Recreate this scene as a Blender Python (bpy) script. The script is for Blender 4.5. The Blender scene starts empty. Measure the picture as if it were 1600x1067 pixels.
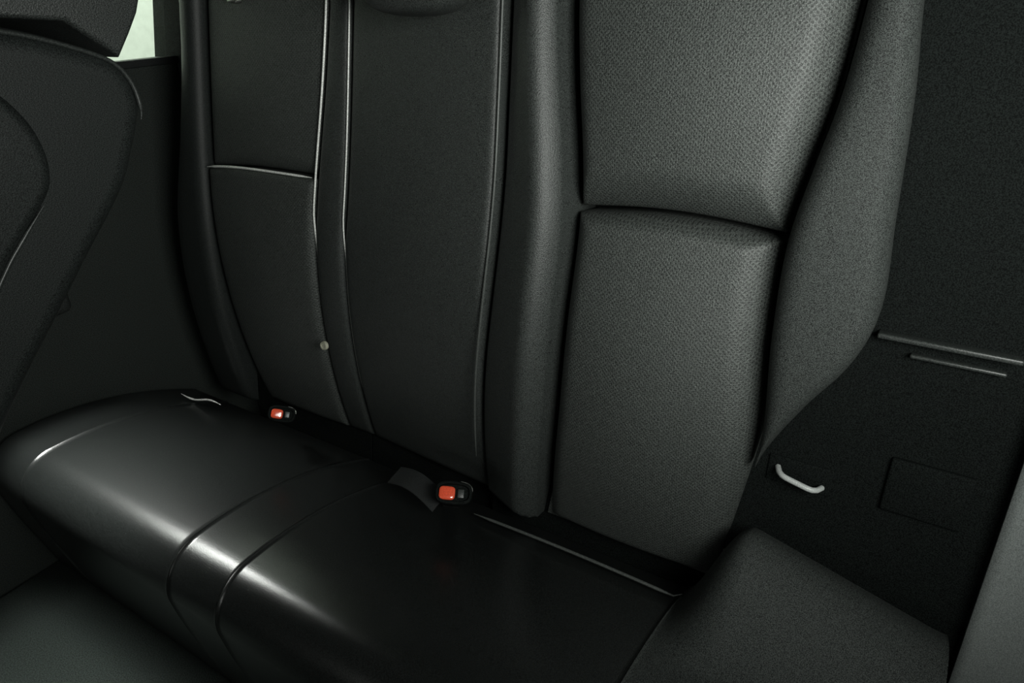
import bpy, bmesh, math, random
from mathutils import Vector, Matrix
random.seed(4)
S = bpy.context.scene
COL = S.collection
R = math.radians

# ------------------------------------------------------------------ camera, sky, daylight, exposure
cam = bpy.data.cameras.new('camera')
cam.sensor_width = 36.0
cam.lens = 1071.8 / 1600 * 36
cam.clip_start = 0.01
co = bpy.data.objects.new('camera', cam)
COL.objects.link(co)
yaw, pit, rol = R(57.134), R(27.44), R(-2.058)
F = Vector((math.sin(yaw) * math.cos(pit), math.cos(yaw) * math.cos(pit), -math.sin(pit)))
Rt = Vector((math.cos(yaw), -math.sin(yaw), 0))
Up = Rt.cross(F)
R2 = Rt * math.cos(rol) + Up * math.sin(rol)
U2 = Up * math.cos(rol) - Rt * math.sin(rol)
co.matrix_world = Matrix(((R2.x, U2.x, -F.x, -0.3852), (R2.y, U2.y, -F.y, 0.0001), (R2.z, U2.z, -F.z, 0.7297), (0, 0, 0, 1)))
S.camera = co

w = bpy.data.worlds.new('sky')
S.world = w
w.use_nodes = True
bg = w.node_tree.nodes['Background']
bg.inputs['Color'].default_value = (0.86, 1.0, 0.86, 1)
bg.inputs['Strength'].default_value = 0.045
S.view_settings.view_transform = 'Standard'
S.view_settings.look = 'None'
S.view_settings.gamma = 1
S.view_settings.use_curve_mapping = False
S.view_settings.exposure = 0.0

def area(name, loc, target, sx, sy, power, col):
    l = bpy.data.lights.new(name, 'AREA')
    l.shape = 'RECTANGLE'; l.size = sx; l.size_y = sy; l.energy = power; l.color = col
    o = bpy.data.objects.new(name, l)
    COL.objects.link(o)
    o.location = loc
    o.rotation_euler = (Vector(target) - Vector(loc)).to_track_quat('-Z', 'Y').to_euler()
    return o
DAY = (0.97, 1.0, 0.95)
d_ = area('daylight_at_open_door', (-0.22, -0.40, 0.76), (0.45, 0.27, 0.66), 0.5, 0.4, 6.2, DAY)
d_.data.spread = R(115)
area('daylight_through_windscreen', (-1.75, 0.62, 0.62), (0.1, 0.9, 0.1), 1.0, 0.3, 2.5, DAY)
f_ = area('daylight_through_far_window', (-0.06, 1.385, 0.75), (-0.22, 1.14, -0.10), 0.40, 0.20, 5.8, DAY)
f_.data.spread = R(66)
area('added_outer_wall_lamp', (1.0, 1.9, 2.4), (1.6, 3.4, 0.7), 0.8, 0.6, 135.0, DAY)  # added lamp that brightens the wall outside the far window

# ------------------------------------------------------------------ materials
def mat(name, col, rough=0.5, grain=0.0, scale=900.0, spec=0.5, perf=False, metal=0.0, coat=0.0, sheen=0.0, speck=0.25):
    m = bpy.data.materials.new(name)
    m.use_nodes = True
    nt = m.node_tree; N = nt.nodes; L = nt.links
    b = N['Principled BSDF']
    b.inputs['Roughness'].default_value = rough
    b.inputs['Metallic'].default_value = metal
    b.inputs['Specular IOR Level'].default_value = spec
    b.inputs['Coat Weight'].default_value = coat
    b.inputs['Sheen Weight'].default_value = sheen
    tc = N.new('ShaderNodeTexCoord')
    ns = N.new('ShaderNodeTexNoise')
    ns.inputs['Scale'].default_value = scale
    ns.inputs['Detail'].default_value = 3
    L.new(tc.outputs['Object'], ns.inputs['Vector'])
    cr = N.new('ShaderNodeValToRGB')
    cr.color_ramp.elements[0].position = 0.40
    cr.color_ramp.elements[1].position = 0.60
    lo = 1 - speck; hi = 1 + speck
    cr.color_ramp.elements[0].color = (col[0] * lo, col[1] * lo, col[2] * lo, 1)
    cr.color_ramp.elements[1].color = (min(1, col[0] * hi), min(1, col[1] * hi), min(1, col[2] * hi), 1)
    L.new(ns.outputs['Fac'], cr.inputs['Fac'])
    L.new(cr.outputs['Color'], b.inputs['Base Color'])
    if grain > 0:
        vo = N.new('ShaderNodeTexVoronoi')
        vo.inputs['Scale'].default_value = scale * 0.55
        L.new(tc.outputs['Object'], vo.inputs['Vector'])
        ad = N.new('ShaderNodeMath'); ad.operation = 'ADD'
        L.new(vo.outputs['Distance'], ad.inputs[0]); L.new(ns.outputs['Fac'], ad.inputs[1])
        h = ad.outputs[0]
        if perf:
            # rows of small round holes pierced in the centre panels
            sp = N.new('ShaderNodeMapping')
            sp.inputs['Rotation'].default_value = (R(45), 0, 0)
            sp.inputs['Scale'].default_value = (0.0, 230, 230)
            L.new(tc.outputs['Object'], sp.inputs['Vector'])
            v2 = N.new('ShaderNodeTexVoronoi')
            v2.inputs['Scale'].default_value = 1.0
            v2.inputs['Randomness'].default_value = 0.0
            L.new(sp.outputs['Vector'], v2.inputs['Vector'])
            mr = N.new('ShaderNodeMapRange')
            mr.inputs['From Min'].default_value = 0.18; mr.inputs['From Max'].default_value = 0.3
            L.new(v2.outputs['Distance'], mr.inputs['Value'])
            a2 = N.new('ShaderNodeMath'); a2.operation = 'ADD'
            L.new(h, a2.inputs[0]); L.new(mr.outputs['Result'], a2.inputs[1])
            h = a2.outputs[0]
            mx = N.new('ShaderNodeMix'); mx.data_type = 'RGBA'
            mx.inputs['A'].default_value = (col[0] * .45, col[1] * .45, col[2] * .45, 1)
            L.new(mr.outputs['Result'], mx.inputs['Factor'])
            L.new(cr.outputs['Color'], mx.inputs['B'])
            L.new(mx.outputs['Result'], b.inputs['Base Color'])
        bp = N.new('ShaderNodeBump')
        bp.inputs['Strength'].default_value = grain
        bp.inputs['Distance'].default_value = 0.0006
        L.new(h, bp.inputs['Height'])
        L.new(bp.outputs['Normal'], b.inputs['Normal'])
    return m

M = dict(
    leather=mat('black_leather', (0.031, 0.035, 0.033), 0.48, 0.5, 1000, 0.5, speck=0.8),
    perf=mat('perforated_black_leather', (0.054, 0.060, 0.056), 0.50, 0.6, 1000, 0.5, perf=True, speck=0.8),
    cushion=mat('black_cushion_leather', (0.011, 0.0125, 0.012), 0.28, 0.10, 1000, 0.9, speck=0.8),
    piping=mat('piping_painted_highlight', (0.80, 0.83, 0.78), 0.3, 0.0, 600, 0.9),  # near-white base colour paints in the highlights along the seams
    darkpipe=mat('black_piping', (0.06, 0.066, 0.062), 0.42, 0.0, 600, 0.6),
    plastic=mat('black_plastic', (0.030, 0.035, 0.032), 0.6, 0.35, 700, 0.22, speck=0.6),
    gloss=mat('glossy_black_plastic', (0.012, 0.012, 0.012), 0.3, 0.0, 300, 0.6),
    red=mat('red_button_plastic', (0.85, 0.10, 0.045), 0.12, 0.0, 1500, 1.0),
    steel=mat('brushed_steel', (0.6, 0.6, 0.58), 0.3, 0.0, 500, 0.5, metal=1.0),
    web=mat('black_webbing', (0.014, 0.016, 0.016), 0.7, 0.6, 1500, 0.5),
    carpet=mat('black_carpet', (0.012, 0.015, 0.0135), 0.95, 1.0, 500, 0.1, speck=0.5),
    lining=mat('dark_grey_headlining', (0.05, 0.055, 0.052), 0.95, 0.3, 500, 0.1),
    paint=mat('grey_body_paint', (0.17, 0.185, 0.18), 0.38, 0.0, 900, 0.5, speck=0.3),
    pale=mat('pale_cream_plastic', (0.42, 0.42, 0.33), 0.5, 0.4, 1500, 0.4, speck=0.4),
    jamb=mat('black_jamb_rubber', (0.006, 0.0075, 0.007), 0.8, 0.3, 700, 0.06, speck=0.6),
    dark=mat('black_front_seat_leather', (0.016, 0.019, 0.018), 0.5, 0.25, 1200, 0.35, speck=0.8),
    trimp=mat('satin_black_plastic', (0.030, 0.034, 0.032), 0.35, 0.1, 700, 0.5, speck=0.4),
    rod=mat('grey_satin_metal', (0.42, 0.44, 0.43), 0.35, 0.0, 900, 0.5, speck=0.2),
    wing=mat('matte_black_leather', (0.032, 0.036, 0.034), 0.7, 0.3, 1000, 0.2, speck=0.8),
    outer=mat('pale_rendered_wall', (0.62, 0.665, 0.60), 0.9, 0.0, 25, 0.2, speck=0.04),
    rubber=mat('black_rubber', (0.02, 0.022, 0.022), 0.6, 0.0, 500, 0.3),
)
def glass_mat():
    m = bpy.data.materials.new('tinted_window_glass')
    m.use_nodes = True
    b = m.node_tree.nodes['Principled BSDF']
    b.inputs['Base Color'].default_value = (0.86, 0.93, 0.86, 1)
    b.inputs['Transmission Weight'].default_value = 1.0
    b.inputs['Roughness'].default_value = 0.02
    b.inputs['IOR'].default_value = 1.45
    return m
M['glass'] = glass_mat()

# ------------------------------------------------------------------ helpers
def link(name, me, m=None, parent=None):
    o = bpy.data.objects.new(name, me)
    COL.objects.link(o)
    if m: me.materials.append(m)
    if parent: o.parent = parent
    return o
def thing(name, label, cat, group=None):
    o = bpy.data.objects.new(name, None)
    o.empty_display_size = 0.05
    COL.objects.link(o)
    o['label'] = label; o['category'] = cat
    if group: o['group'] = group
    return o
def tag(o, label, cat, group=None):
    o['label'] = label; o['category'] = cat
    if group: o['group'] = group
    return o
def smooth(me, ang=50):
    for p in me.polygons: p.use_smooth = True
    try: me.set_sharp_from_angle(angle=R(ang))
    except Exception: pass
def mesh(name, vs, fs, sm=True, ang=50):
    me = bpy.data.meshes.new(name)
    me.from_pydata([tuple(v) for v in vs], [], fs)
    bm = bmesh.new(); bm.from_mesh(me)
    bmesh.ops.recalc_face_normals(bm, faces=bm.faces)
    bm.to_mesh(me); bm.free()
    if sm: smooth(me, ang)
    return me
def ss(a, b, x):
    t = max(0.0, min(1.0, (x - a) / (b - a)))
    return t * t * (3 - 2 * t)
def curve(pts):
    """smooth interpolation through (v, y) knots"""
    pts = sorted(pts)
    def f(v):
        if v <= pts[0][0]: return pts[0][1]
        if v >= pts[-1][0]: return pts[-1][1]
        for i in range(len(pts) - 1):
            if v <= pts[i + 1][0]:
                a, b = pts[i], pts[i + 1]
                pa = pts[i - 1] if i else a
                pb = pts[i + 2] if i + 2 < len(pts) else b
                h = b[0] - a[0]; t = (v - a[0]) / h
                ma = (b[1] - pa[1]) / (b[0] - pa[0]) * h
                mb = (pb[1] - a[1]) / (pb[0] - a[0]) * h
                t2, t3 = t * t, t * t * t
                return (2*t3 - 3*t2 + 1)*a[1] + (t3 - 2*t2 + t)*ma + (-2*t3 + 3*t2)*b[1] + (t3 - t2)*mb
    return f
def box(name, x0, x1, y0, y1, z0, z1, m, parent=None, bev=0.004, seg=3):
    bm = bmesh.new()
    bmesh.ops.create_cube(bm, size=1)
    for v in bm.verts:
        v.co = Vector(((x0 + x1) / 2 + v.co.x * (x1 - x0), (y0 + y1) / 2 + v.co.y * (y1 - y0), (z0 + z1) / 2 + v.co.z * (z1 - z0)))
    if bev: bmesh.ops.bevel(bm, geom=bm.edges[:], offset=bev, segments=seg, profile=0.5, affect='EDGES')
    me = bpy.data.meshes.new(name); bm.to_mesh(me); bm.free()
    smooth(me, 40)
    return link(name, me, m, parent)
def tube(name, pts, rad, m, parent=None, n=8, taper=True):
    pts = [Vector(p) for p in pts]
    vs, fs = [], []
    k = len(pts)
    for i, p in enumerate(pts):
        d = (pts[min(i + 1, k - 1)] - pts[max(i - 1, 0)]).normalized()
        a = d.cross(Vector((0.31, 0.2, 0.93))).normalized()
        b = d.cross(a)
        r = rad
        if taper and k > 6: r = rad * min(1, 0.25 + 0.25 * min(i, k - 1 - i))
        for j in range(n):
            t = 2 * math.pi * j / n
            vs.append(p + a * r * math.cos(t) + b * r * math.sin(t))
    for i in range(k - 1):
        for j in range(n):
            fs.append((i*n + j, i*n + (j+1) % n, (i+1)*n + (j+1) % n, (i+1)*n + j))
    fs.append(tuple(range(n))); fs.append(tuple(range((k-1)*n, k*n)))
    return link(name, mesh(name, vs, fs, ang=60), m, parent)
def prism(name, prof, y0, y1, m, parent=None, bev=0.02, seg=4):
    """(x, z) outline given thickness along y, with rounded edges"""
    n = len(prof)
    vs = [(x, y0, z) for x, z in prof] + [(x, y1, z) for x, z in prof]
    fs = [tuple(range(n)), tuple(range(n, 2*n))] + [(i, (i+1) % n, n + (i+1) % n, n + i) for i in range(n)]
    me = mesh(name, vs, fs, sm=False)
    bm = bmesh.new(); bm.from_mesh(me)
    rim = [e for e in bm.edges if abs(e.verts[0].co.y - e.verts[1].co.y) < 1e-6]
    if bev: bmesh.ops.bevel(bm, geom=rim, offset=bev, segments=seg, profile=0.5, affect='EDGES', clamp_overlap=True)
    bm.to_mesh(me); bm.free(); smooth(me, 45)
    return link(name, me, m, parent)

# ------------------------------------------------------------------ setting: the car body around the rear bench
def struct(o): o['kind'] = 'structure'; return o
struct(box('floor', -1.9, 0.60, -0.13, 1.52, -0.36, -0.33, M['carpet'], bev=0))
struct(box('ceiling', -1.5, 1.1, -0.2, 1.5, 0.93, 0.96, M['lining'], bev=0))
struct(box('wall_front', -1.95, -1.9, -0.2, 1.5, -0.36, 0.42, M['plastic'], bev=0))
struct(box('wall_back', 1.05, 1.1, -0.2, 1.5, -0.36, 0.93, M['lining'], bev=0))
# near side: the closed front door ahead of the opening
struct(box('wall_near', -1.9, -0.95, -0.2, -0.14, -0.36, 0.5, M['plastic'], bev=0.01))
struct(box('trim_1', -1.02, -0.95, -0.2, -0.14, 0.5, 0.93, M['plastic'], bev=0.01))

struct(box('wall_left', -2.0, 5.0, 3.40, 3.46, -0.6, 3.0, M['outer'], bev=0))
# far rear door
prof = [(-1.9, -0.33), (0.56, -0.33), (0.56, 0.60), (0.555, 0.618), (-1.9, 0.618)]
d1 = prism('door_1', prof, 1.42, 1.50, M['plastic'], bev=0.008); struct(d1)
box('armrest', -0.45, 0.18, 1.36, 1.425, 0.20, 0.26, M['leather'], d1, bev=0.015)
box('window_seal', -0.6, 0.575, 1.412, 1.428, 0.607, 0.6215, M['rubber'], d1, bev=0.003)
w1 = struct(box('window_1', -1.0, 0.60, 1.455, 1.459, 0.60, 0.935, M['glass'], bev=0))
# C-pillar trim behind the far window, its front edge upright
prof = [(0.552, -0.33), (1.05, -0.33), (1.05, 0.93), (0.61, 0.93), (0.586, 0.74), (0.556, 0.618)]
struct(prism('trim_2', prof, 1.40, 1.50, M['plastic'], bev=0.006))
struct(box('trim_3', -1.10, -1.0, 1.41, 1.50, 0.61, 0.93, M['plastic'], bev=0.01))

# ------------------------------------------------------------------ rear bench: the backrest surface
REC = R(9.487)
O = Vector((0.3257, 0, -0.0681))
SV = Vector((math.sin(REC), 0, math.cos(REC)))
NV = Vector((-math.cos(REC), 0, math.sin(REC)))
def BP(y, v, off): return O + SV * v + NV * off + Vector((0, y, 0))
def under(v):                                   # the squab curls back under itself at the bottom
    return -0.080 * max(0.0, (0.44 - v) / 0.44) ** 2
def grid01(n, k=0.6):
    out = []
    for i in range(n + 1):
        t = i / n
        out.append((1 - k) * t + k * (0.5 - 0.5 * math.cos(math.pi * t)))
    return out
def backpanel(name, yr, yl, v0, v1, m, parent, rr=(0.02, 0.02, 0.02, 0.02), ee=0.02, crown=0.012, base=0.0, nu=34, nv=60, extra=None, depth=0.09, soft=False):
    """padded panel between the curves yr(v) (near side) and yl(v) (far side); v0(s), v1(s) are its bottom and top
    rr: edge radii near, far, bottom, top"""
    us, ts = grid01(nu, 0.8), grid01(nv, 0.7)
    vs, fs = [], []
    def rnd(d, r):
        if r <= 0 or d >= r: return 0.0
        q = 1 - d / r
        if soft: return 0.75 * q ** 1.9 + 0.25 * (1 - math.sqrt(max(0, 1 - q * q)))
        return 1 - math.sqrt(max(0, 1 - q * q))
    for t in ts:
        for u in us:
            vv = v0(u) * (1 - t) + v1(u) * t
            a, b = yr(vv), yl(vv)
            y = a + (b - a) * u
            W = abs(b - a); H = abs(v1(u) - v0(u))
            e = max(rnd(u * W, rr[0]), rnd((1 - u) * W, rr[1]), rnd(t * H, rr[2]), rnd((1 - t) * H, rr[3]))
            off = base + under(vv) + crown * math.sin(math.pi * u) ** 0.8 * (0.35 + 0.65 * math.sin(math.pi * min(1, max(0, t)))) - ee * e
            if extra: off += extra(y, vv, u, t)
            vs.append(BP(y, vv, off))
    n = nu + 1
    for j in range(nv):
        for i in range(nu):
            fs.append((j*n + i, j*n + i + 1, (j+1)*n + i + 1, (j+1)*n + i))
    loop = [i for i in range(n)] + [j*n + nu for j in range(1, nv + 1)] + [nv*n + i for i in range(nu - 1, -1, -1)] + [j*n for j in range(nv - 1, 0, -1)]
    k0 = len(vs)
    for i in loop:
        p = Vector(vs[i]); vs.append(p - NV * ((p - O).dot(NV) + depth))
    L_ = len(loop)
    for i in range(L_):
        fs.append((loop[i], loop[(i+1) % L_], k0 + (i+1) % L_, k0 + i))
    fs.append(tuple(k0 + i for i in range(L_)))
    return link(name, mesh(name, vs, fs, ang=55), m, parent)
C_ = lambda c: (lambda s: c)
TOP = 0.87
oe = curve([(0.87, .064), (0.783, .056), (0.70, .045), (0.568, .035), (0.463, .028), (0.40, .045), (0.337, .082), (0.254, .121), (0.15, .15), (0, .16)])
oc = curve([(0.87, .107), (0.784, .110), (0.693, .116), (0.619, .128), (0.534, .140), (0.424, .138), (0.29, .128), (0.20, .135), (0, .16)])
ie = curve([(0.87, .45), (0.79, .447), (0.70, .437), (0.60, .423), (0.516, .417), (0.378, .423), (0.235, .432), (0.145, .442), (0, .46)])
bt = curve([(0.87, .525), (0.79, .525), (0.674, .524), (0.546, .525), (0.404, .535), (0.238, .554), (0, .575)])
s2 = curve([(0.87, .806), (0.797, .81), (0.613, .821), (0.491, .832), (0.419, .842), (0, .88)])
s1 = curve([(0.87, .855), (0.797, .858), (0.678, .872), (0.526, .896), (0.397, .912), (0, .95)])
fo = curve([(0.87, 1.165), (0.803, 1.168), (0.572, 1.186), (0.5, 1.19), (0, 1.20)])
fe = curve([(0.87, 1.225), (0.80, 1.228), (0.70, 1.237), (0.58, 1.26), (0.40, 1.30), (0, 1.32)])
def add(f, d): return lambda v: f(v) + d

near = thing('car_seatback', 'black leather backrest of the rear bench nearest the open door, broad and brightly lit', 'car seat')
gap = 0.0045
tn = lambda s: 0.535 + 0.010 * math.sin(math.pi * s)
backpanel('upper_panel', add(oc, gap), add(ie, -gap), lambda s: tn(s) + 0.004, C_(TOP), M['perf'], near, rr=(0.040, 0.03, 0.055, 0.02), ee=0.036, crown=0.026, soft=True, depth=0.07)
backpanel('lower_panel', add(oc, gap), add(ie, -gap), C_(0.0), lambda s: tn(s) - 0.004, M['perf'], near, rr=(0.040, 0.03, 0.02, 0.020), ee=0.028, crown=0.028, soft=True)
backpanel('outer_bolster', oe, add(oc, -gap), C_(0.235), C_(TOP), M['wing'], near, rr=(0.018, 0.026, 0.01, 0.02), ee=0.026, crown=0.006, base=0.008, nu=24, depth=0.05, extra=lambda y, v, u, t: 0.016 * u * (1 - ss(0.55, 0.80, v)))
backpanel('inner_bolster', add(ie, gap * .6), add(bt, -0.002), C_(0.0), C_(TOP), M['leather'], near, soft=True, rr=(0.036, 0.008, 0.02, 0.02), ee=0.042, crown=0.004, base=0.004, nu=30, extra=lambda y, v, u, t: 0.052 * (1 - u))

def lumbar(v): return -0.035 * max(0.0, (0.47 - v) / 0.47) ** 1.15
mid = thing('car_seatback', 'black leather middle backrest section between the two thin upright seams', 'car seat')
backpanel('centre_panel', add(bt, 0.002), add(s2, -0.002), C_(0.0), C_(TOP), M['leather'], mid, rr=(0.012, 0.014, 0.02, 0.02), ee=0.010, crown=0.003, depth=0.125, extra=lambda y, v, u, t: 0.024 * (1 - u) + lumbar(v))
far = thing('car_seatback', 'far backrest of the rear bench, black leather crossed by a bright horizontal seam', 'car seat')
backpanel('inner_bolster', add(s2, 0.002), add(s1, -0.002), C_(0.0), C_(TOP), M['leather'], far, rr=(0.010, 0.010, 0.02, 0.02), ee=0.010, crown=0.004, nu=16, depth=0.125, extra=lambda y, v, u, t: lumbar(v))
tf = lambda s: 0.528 + 0.002 * math.sin(math.pi * s) - 0.010 * s ** 4
backpanel('upper_panel', add(s1, 0.002), add(fo, -0.004), lambda s: tf(s) + 0.002, C_(TOP), M['perf'], far, rr=(0.014, 0.03, 0.03, 0.02), ee=0.016, crown=0.012, base=-0.006)
backpanel('lower_panel', add(s1, 0.002), add(fo, -0.004), C_(0.0), lambda s: tf(s) - 0.002, M['perf'], far, rr=(0.014, 0.03, 0.02, 0.016), ee=0.012, crown=0.012, base=0.004, depth=0.125, extra=lambda y, v, u, t: lumbar(v))
backpanel('outer_bolster', add(fo, 0.003), fe, C_(0.0), C_(TOP), M['dark'], far, rr=(0.02, 0.04, 0.02, 0.02), ee=0.02, crown=0.004, base=0.010, nu=20)
def seam(name, f, a, b, off, rad, m, parent, n=50, sink=0.010):
    return tube(name, [BP(f(a + (b-a)*i/n), a + (b-a)*i/n, off + under(a + (b-a)*i/n) + (lumbar(a + (b-a)*i/n) if sink else 0) - sink * (1 - ss(0.38, 0.48, a + (b-a)*i/n))) for i in range(n + 1)], rad, m, parent)  # lower part sunk into the groove so the painted highlight fades out
o_ = seam('piping', s2, 0.10, TOP - .01, 0.001, 0.0013, M['piping'], mid); o_['label'] = 'thin piping painted pale as a highlight'
o_ = seam('piping', s1, 0.10, TOP - .01, 0.0015, 0.0018, M['piping'], far); o_['label'] = 'upright piping painted pale as a highlight'
seam('piping', bt, 0.10, TOP - .01, 0.022, 0.0019, M['darkpipe'], near, sink=0)
o_ = tube('piping', [BP(s1(.52) + (fo(.52) - s1(.52)) * (0.01 + 0.95*i/30), tf(0.01 + 0.95*i/30) , 0.006 + 0.010 * math.sin(math.pi * i/30)) for i in range(31)], 0.0022, M['piping'], far)  # pale tube painted in as the highlight on the tuck
o_['label'] = 'horizontal piping painted pale as the tuck highlight'

# headrest guides and the middle headrest whose underside reaches into the top of the picture
hr = thing('headrest', 'black leather headrest over the middle section of the rear bench', 'headrest')
def pillow(name, c, sx, sy, sz, m, parent, ex=3.2, rot=0.0, n=36):
    vs, fs = [], []
    def sg(x, p): return math.copysign(abs(x) ** p, x)
    for j in range(n // 2 + 1):
        ph = -math.pi / 2 + math.pi * j / (n // 2)
        for i in range(n):
            th = 2 * math.pi * i / n
            p = 2 / ex
            v = Vector((sx * sg(math.cos(ph), p) * sg(math.cos(th), p), sy * sg(math.cos(ph), p) * sg(math.sin(th), p), sz * sg(math.sin(ph), p)))
            v.rotate(Matrix.Rotation(rot, 3, 'Y'))
            vs.append(v + Vector(c))
    for j in range(n // 2):
        for i in range(n):
            fs.append((j*n + i, j*n + (i+1) % n, (j+1)*n + (i+1) % n, (j+1)*n + i))
    me = mesh(name, vs, fs, ang=70)
    bm = bmesh.new(); bm.from_mesh(me); bmesh.ops.remove_doubles(bm, verts=bm.verts, dist=1e-5); bm.to_mesh(me); bm.free()
    smooth(me, 70)
    return link(name, me, m, parent)
pc = BP(0.625, 0.835, 0.075)
pillow('cushion_pad', pc, 0.042, 0.085, 0.070, M['leather'], hr, rot=REC)
for s in (-1, 1):
    tube('post', [BP(0.625 + s * 0.045, 0.80 + 0.01 * i, 0.06) for i in range(7)], 0.006, M['steel'], hr, taper=False, n=12)
g = BP(1.055, 0.80, 0.014)
o_ = pillow('headrest_guide', g, 0.008, 0.014, 0.006, M['steel'], far, rot=REC, n=20); o_['label'] = 'small bright headrest guide'

# ------------------------------------------------------------------ rear bench: the long cushion
cu = thing('seat_cushion', 'long black leather cushion of the rear bench, its front edge catching the light', 'car seat')
def cprofile():
    pts = []
    X1 = 0.385
    for i in range(40):
        x = X1 + (0.027 - X1) * i / 39
        q = max(0.0, (x - 0.027) / (X1 - 0.027))
        pts.append((x, 0.002 - 0.070 * (q * 1.2) ** 1.9 + 0.003 * math.sin(math.pi * q)))
    for i in range(1, 19):
        a = R(90 + 100 * i / 18)
        pts.append((0.025 + 0.070 * math.cos(a), -0.068 + 0.070 * math.sin(a)))
    x, z = pts[-1]
    for i in range(1, 9):
        pts.append((x + 0.05 * (i / 8) ** 1.2, z - 0.25 * i / 8))
    return pts
CP = cprofile()
def segment(name, y0, y1, m, r0, r1, e, nu=24, lift=None):
    vs, fs = [], []
    K = len(CP)
    us = grid01(nu, 0.85)
    for k, (x, z) in enumerate(CP):
        a, b = CP[max(k-1, 0)], CP[min(k+1, K-1)]
        d = Vector((b[0]-a[0], 0, b[1]-a[1])).normalized()
        nrm = Vector((d.z, 0, -d.x))
        for u in us:
            y = y0 + (y1 - y0) * u
            def rn(dd, r):
                if r <= 0 or dd >= r: return 0.0
                q = 1 - dd / r
                return 1 - math.sqrt(max(0, 1 - q*q))
            f = e * max(rn(y - y0, r0), rn(y1 - y, r1))
            p = Vector((x, y, z)) - nrm * f
            if lift:
                p.z += lift(x, y)
            vs.append(p)
    n = nu + 1
    for k in range(K - 1):
        for i in range(nu):
            fs.append((k*n + i, k*n + i+1, (k+1)*n + i+1, (k+1)*n + i))
    # close the ends, back and underside
    k0 = len(vs)
    for y in (y0, y1): vs.append(Vector((0.385, y, -0.30)))
    left = [k*n for k in range(K)]; right = [k*n + nu for k in range(K)]
    fs.append(tuple(left) + (k0,)); fs.append(tuple(right) + (k0 + 1,))
    fs.append(tuple(range(n)) + (k0 + 1, k0)); fs.append(tuple((K-1)*n + i for i in range(n)) + (k0 + 1, k0))
    me = mesh(name, vs, fs, ang=50)
    return link(name, me, m, cu)
def liftn(x, y):
    return ss(0.17, 0.37, x) * (1 - ss(0.11, 0.20, y)) * (0.170 - 0.28 * max(0, 0.147 - y))
# sign of the normal depends on the travel direction: the outline runs from rear to front, outside is above
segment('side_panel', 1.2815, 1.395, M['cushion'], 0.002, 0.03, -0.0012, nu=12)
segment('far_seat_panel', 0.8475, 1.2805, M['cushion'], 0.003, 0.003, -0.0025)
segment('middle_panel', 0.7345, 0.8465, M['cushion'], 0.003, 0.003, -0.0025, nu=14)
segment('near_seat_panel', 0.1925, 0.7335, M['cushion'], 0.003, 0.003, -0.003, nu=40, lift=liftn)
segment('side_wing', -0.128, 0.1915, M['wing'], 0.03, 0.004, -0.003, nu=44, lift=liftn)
tube('piping', [(0.322, 0.545 - 0.36*i/30, -0.055 + 0.004 * math.sin(i/30*3.1) + liftn(0.322, 0.545 - 0.36*i/30)) for i in range(31)], 0.0026, M['darkpipe'], cu)
tube('piping', [(0.312 + 0.012*i/14, 1.325 - 0.12*i/14, -0.048 - 0.006*math.sin(i/14*6)) for i in range(15)], 0.0022, M['piping'], cu)  # pale stretch paints the highlight at the cushion's rear edge

# ------------------------------------------------------------------ near door opening: shut face, sill, striker, body edge
def slab(name, y0, y1, v0, v1, off, depth, m, parent=None, bev=0.0):
    bm = bmesh.new()
    bmesh.ops.create_cube(bm, size=1)
    for k in bm.verts: k.co = BP(y0 + (y1 - y0) * (k.co.y + .5), v0 + (v1 - v0) * (k.co.z + .5), off - depth * (k.co.x + .5))
    if bev: bmesh.ops.bevel(bm, geom=bm.edges[:], offset=bev, segments=3, profile=0.5, affect='EDGES')
    me = bpy.data.meshes.new(name); bm.to_mesh(me); bm.free(); smooth(me, 40)
    return link(name, me, m, parent)
slab('back_board', 0.17, 0.573, -0.20, 0.868, -0.097, 0.02, M['jamb'], near)
slab('back_board', 0.58, 0.895, -0.20, 0.868, -0.128, 0.015, M['jamb'], mid)
slab('back_board', 0.90, 1.20, -0.20, 0.868, -0.128, 0.015, M['jamb'], far)
jamb = struct(slab('wall_right', -0.150, 0.155, -0.28, 1.0, -0.075, 0.03, M['jamb']))
slab('ledge', -0.118, 0.026, 0.428, 0.4345, -0.055, 0.024, M['trimp'], jamb, 0.002)
slab('ledge', -0.108, -0.012, 0.409, 0.414, -0.064, 0.014, M['trimp'], jamb, 0.002)
slab('cover_plate', -0.112, -0.022, 0.205, 0.278, -0.068, 0.010, M['jamb'], jamb, 0.003)
body = thing('body_edge', 'grey painted body edge of the door opening at lower right', 'car body')
vs, fs = [], []
prof = []
for i in range(25):
    t = i / 24
    prof.append((0.10 * t ** 2, -0.146 - 0.020 * math.sin(t * math.pi / 2) - 0.26 * t))
for (x, y) in prof:
    for v in (-0.30, -0.1, 0.1, 0.3, 0.5, 0.7, 0.95): vs.append(BP(y, v, -0.058 + x))
for i in range(24):
    for j in range(6): fs.append((i*7 + j, i*7 + j+1, (i+1)*7 + j+1, (i+1)*7 + j))
me = mesh('painted_panel', vs, fs)
o_ = link('painted_panel', me, M['paint'], body)
sd = o_.modifiers.new('thick', 'SOLIDIFY'); sd.thickness = 0.01; sd.offset = 0
st = thing('door_striker', 'short grey metal rod on the dark door jamb beside the bench', 'door striker')
tube('rod', [BP(0.105 - 0.058*i/12, 0.221 - 0.012*i/12, -0.050 - 0.02 * (abs(i - 6) / 6) ** 6) for i in range(13)], 0.0038, M['rod'], st, n=14, taper=False)
slab('mounting_plate', 0.036, 0.118, 0.198, 0.236, -0.072, 0.003, M['jamb'], st, 0.001)
struct(box('trim_4', -0.95, 0.30, -0.24, -0.128, -0.36, -0.30, M['plastic'], bev=0.012))

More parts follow.
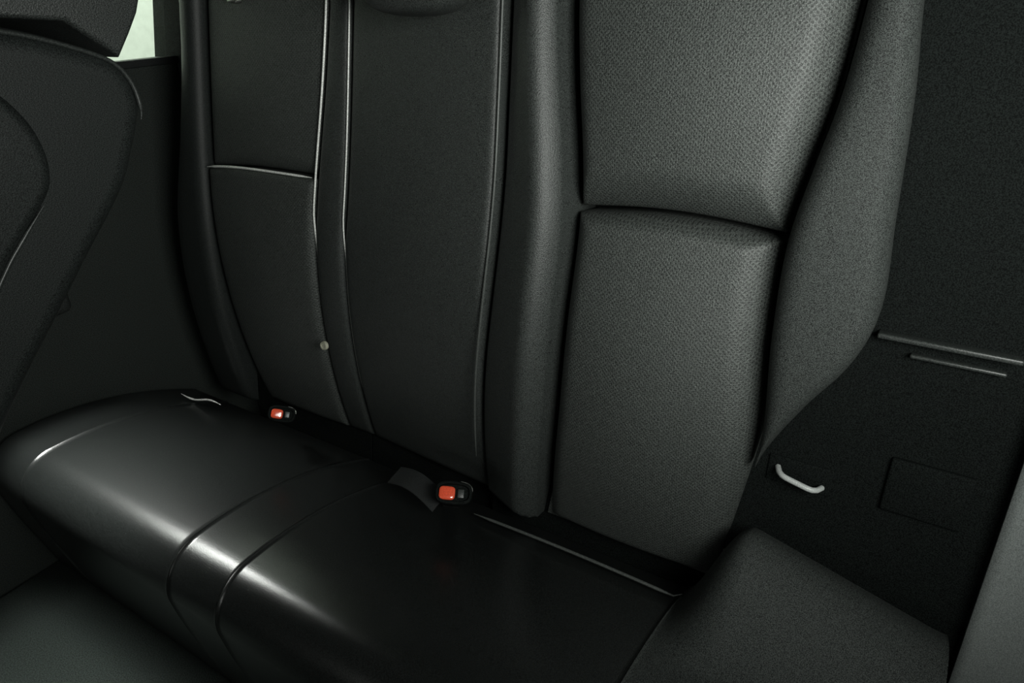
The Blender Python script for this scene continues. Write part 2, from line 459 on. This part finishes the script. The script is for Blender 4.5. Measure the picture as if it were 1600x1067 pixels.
# ------------------------------------------------------------------ seat belt buckles, webbing, pale button
def local(o, loc, ax_z, ax_x):
    z = Vector(ax_z).normalized(); x = (Vector(ax_x) - z * Vector(ax_x).dot(z)).normalized(); y = z.cross(x)
    o.matrix_world = Matrix(((x.x, y.x, z.x, loc[0]), (x.y, y.y, z.y, loc[1]), (x.z, y.z, z.z, loc[2]), (0, 0, 0, 1)))
def buckle(loc, az, ax, label, s=1.0):
    t = thing('seat_belt_buckle', label, 'buckle', 'seat belt buckles')
    # housing: open at the top, tapering down to the webbing
    vs, fs = [], []
    rings = [(-0.060, 0.014, 0.008), (-0.050, 0.018, 0.011), (-0.020, 0.025, 0.0145), (-0.005, 0.0265, 0.0165), (-0.001, 0.0255, 0.0158), (0.0, 0.0235, 0.0138), (0.0, 0.0222, 0.0122), (-0.006, 0.0215, 0.0118)]
    n = 32
    for z, a, b in rings:
        for i in range(n):
            th = 2*math.pi*i/n
            c, q = math.cos(th), math.sin(th)
            vs.append((a*s*math.copysign(abs(c)**0.65, c), b*s*math.copysign(abs(q)**0.65, q), z*s))
    for k in range(len(rings)-1):
        for i in range(n): fs.append((k*n+i, k*n+(i+1) % n, (k+1)*n+(i+1) % n, (k+1)*n+i))
    fs.append(tuple(range(n))); fs.append(tuple((len(rings)-1)*n+i for i in range(n)))
    h = link('housing', mesh('housing', vs, fs, ang=40), M['jamb'], t)
    b = pillow('release_button', (-0.0095*s, -0.001*s, -0.003*s), 0.0115*s, 0.0095*s, 0.0040*s, M['red'], t, ex=4.0, n=28)
    b['label'] = 'red release button'
    b = box('tongue_slot', 0.0055*s, 0.0145*s, -0.006*s, 0.006*s, -0.0062*s, -0.0035*s, M['trimp'], t, bev=0.0006)
    b['label'] = 'grey tongue slot'
    highlight_arc = []
    for i in range(13):
        th = R(5 + 75*i/12); c, q = math.cos(th), math.sin(th)
        highlight_arc.append((0.0262*s*abs(c)**0.65, 0.0163*s*abs(q)**0.65, -0.0008*s))
    b = tube('rim', highlight_arc, 0.0006, M['steel'], t, n=6)  # bright steel arc added as the highlight on the housing's edge
    box('webbing', -0.012*s, 0.012*s, -0.0012*s, 0.0012*s, -0.115*s, -0.052*s, M['web'], t, bev=0.0006)
    local(t, loc, az, ax)
    return t
buckle((0.262, 0.915, 0.060), (-0.43, -0.70, 0.53), (0.35, -1, 0), 'seat belt buckle with glare on its red button, between the far and middle seats', 0.9)
buckle((0.262, 0.535, 0.038), (-0.45, -0.45, 0.75), (0.3, -1, 0.2), 'seat belt buckle with an orange red button, at the foot of the near backrest', 1.1)
wb = thing('seat_belt_strap', 'short black seat belt strap lying beside the nearer buckle', 'seat belt')
vs, fs = [], []
for i in range(21):
    t = i / 20
    y = 0.68 - 0.11 * t; x = 0.285 - 0.02 * t; z = -0.028 + 0.014 * math.sin(t * math.pi)
    for dx, dz in ((-0.018, 0.004), (0.018, 0.012), (0.018, 0.0105), (-0.018, 0.0025)): vs.append((x + dx, y, z + dz + 0.02))
for i in range(20):
    for j in range(4): fs.append((i*4 + j, i*4 + (j+1) % 4, (i+1)*4 + (j+1) % 4, (i+1)*4 + j))
fs += [(0, 1, 2, 3), (80, 81, 82, 83)]
link('webbing', mesh('webbing', vs, fs, ang=30), M['web'], wb)
pb = thing('anchor_button', 'small round pale button low on the far backrest', 'button')
def disc(name, c, r, th, m, parent, n=24):
    vs, fs = [], []
    rg = [(0, r*0.98), (th*0.6, r), (th, r*0.85), (th, r*0.55), (th*0.8, r*0.5)]
    for h, q in rg:
        for i in range(n):
            a = 2*math.pi*i/n
            vs.append(Vector(c) + NV*h + SV*(q*math.sin(a)) + Vector((0, q*math.cos(a), 0)))
    for k in range(len(rg)-1):
        for i in range(n): fs.append((k*n+i, k*n+(i+1) % n, (k+1)*n+(i+1) % n, (k+1)*n+i))
    fs.append(tuple(range(n))); fs.append(tuple((len(rg)-1)*n+i for i in range(n)))
    return link(name, mesh(name, vs, fs, ang=40), m, parent)
disc('button_face', BP(0.897, 0.226, -0.008), 0.0085, 0.006, M['pale'], pb)

def rounded(pts, n=4):
    out = []
    k = len(pts)
    for i in range(k):
        a, b, c, d = pts[i-1], pts[i], pts[(i+1) % k], pts[(i+2) % k]
        for j in range(n):
            t = j / n
            out.append(tuple(0.5*((2*b[q]) + (c[q]-a[q])*t + (2*a[q]-5*b[q]+4*c[q]-d[q])*t*t + (3*b[q]-a[q]-3*c[q]+d[q])*t**3) for q in (0, 1)))
    return out
# ------------------------------------------------------------------ far front seat, seen side-on and leaning back
fs_ = thing('front_seat', 'black leather front seat leaning back at the left edge, its shoulder lined with piping', 'car seat')
rear = [(-0.25, 0.735), (-0.12, 0.724), (-0.053, 0.712), (-0.012, 0.701), (0.032, 0.684), (0.050, 0.672), (0.060, 0.655), (0.063, 0.635), (0.060, 0.617), (0.040, 0.579), (0.017, 0.543), (-0.037, 0.487), (-0.098, 0.423), (-0.147, 0.371), (-0.20, 0.30), (-0.30, 0.10), (-0.42, 0.02), (-0.50, 0.10), (-0.42, 0.36), (-0.33, 0.58)]
prism('backrest_shell', rounded(rear), 0.75, 1.17, M['dark'], fs_, bev=0.022, seg=6)
sidep = [(-0.066, 0.560), (-0.10, 0.527), (-0.128, 0.498), (-0.19, 0.42), (-0.27, 0.30), (-0.36, 0.16), (-0.42, 0.14), (-0.40, 0.36), (-0.32, 0.57), (-0.26, 0.68), (-0.20, 0.69), (-0.13, 0.683), (-0.085, 0.665), (-0.062, 0.635), (-0.054, 0.605), (-0.056, 0.58)]
prism('side_bolster', rounded(sidep), 0.736, 0.80, M['dark'], fs_, bev=0.013, seg=6)
low = rounded(sidep)
tube('piping', [(x, 0.742, z) for x, z in low[1:18]], 0.0022, M['trimp'], fs_)
tube('piping', [(x - 0.004, 0.755, z - 0.004) for x, z in rounded(rear)[4:33]], 0.0024, M['trimp'], fs_, taper=True)
hz = [(-0.20, 0.735), (0.02, 0.712), (0.067, 0.674), (0.085, 0.696), (0.100, 0.716), (0.112, 0.74), (0.125, 0.79), (0.12, 0.84), (0.08, 0.87), (-0.02, 0.88), (-0.10, 0.86)]
prism('headrest', hz, 0.78, 1.06, M['leather'], fs_, bev=0.006, seg=4)
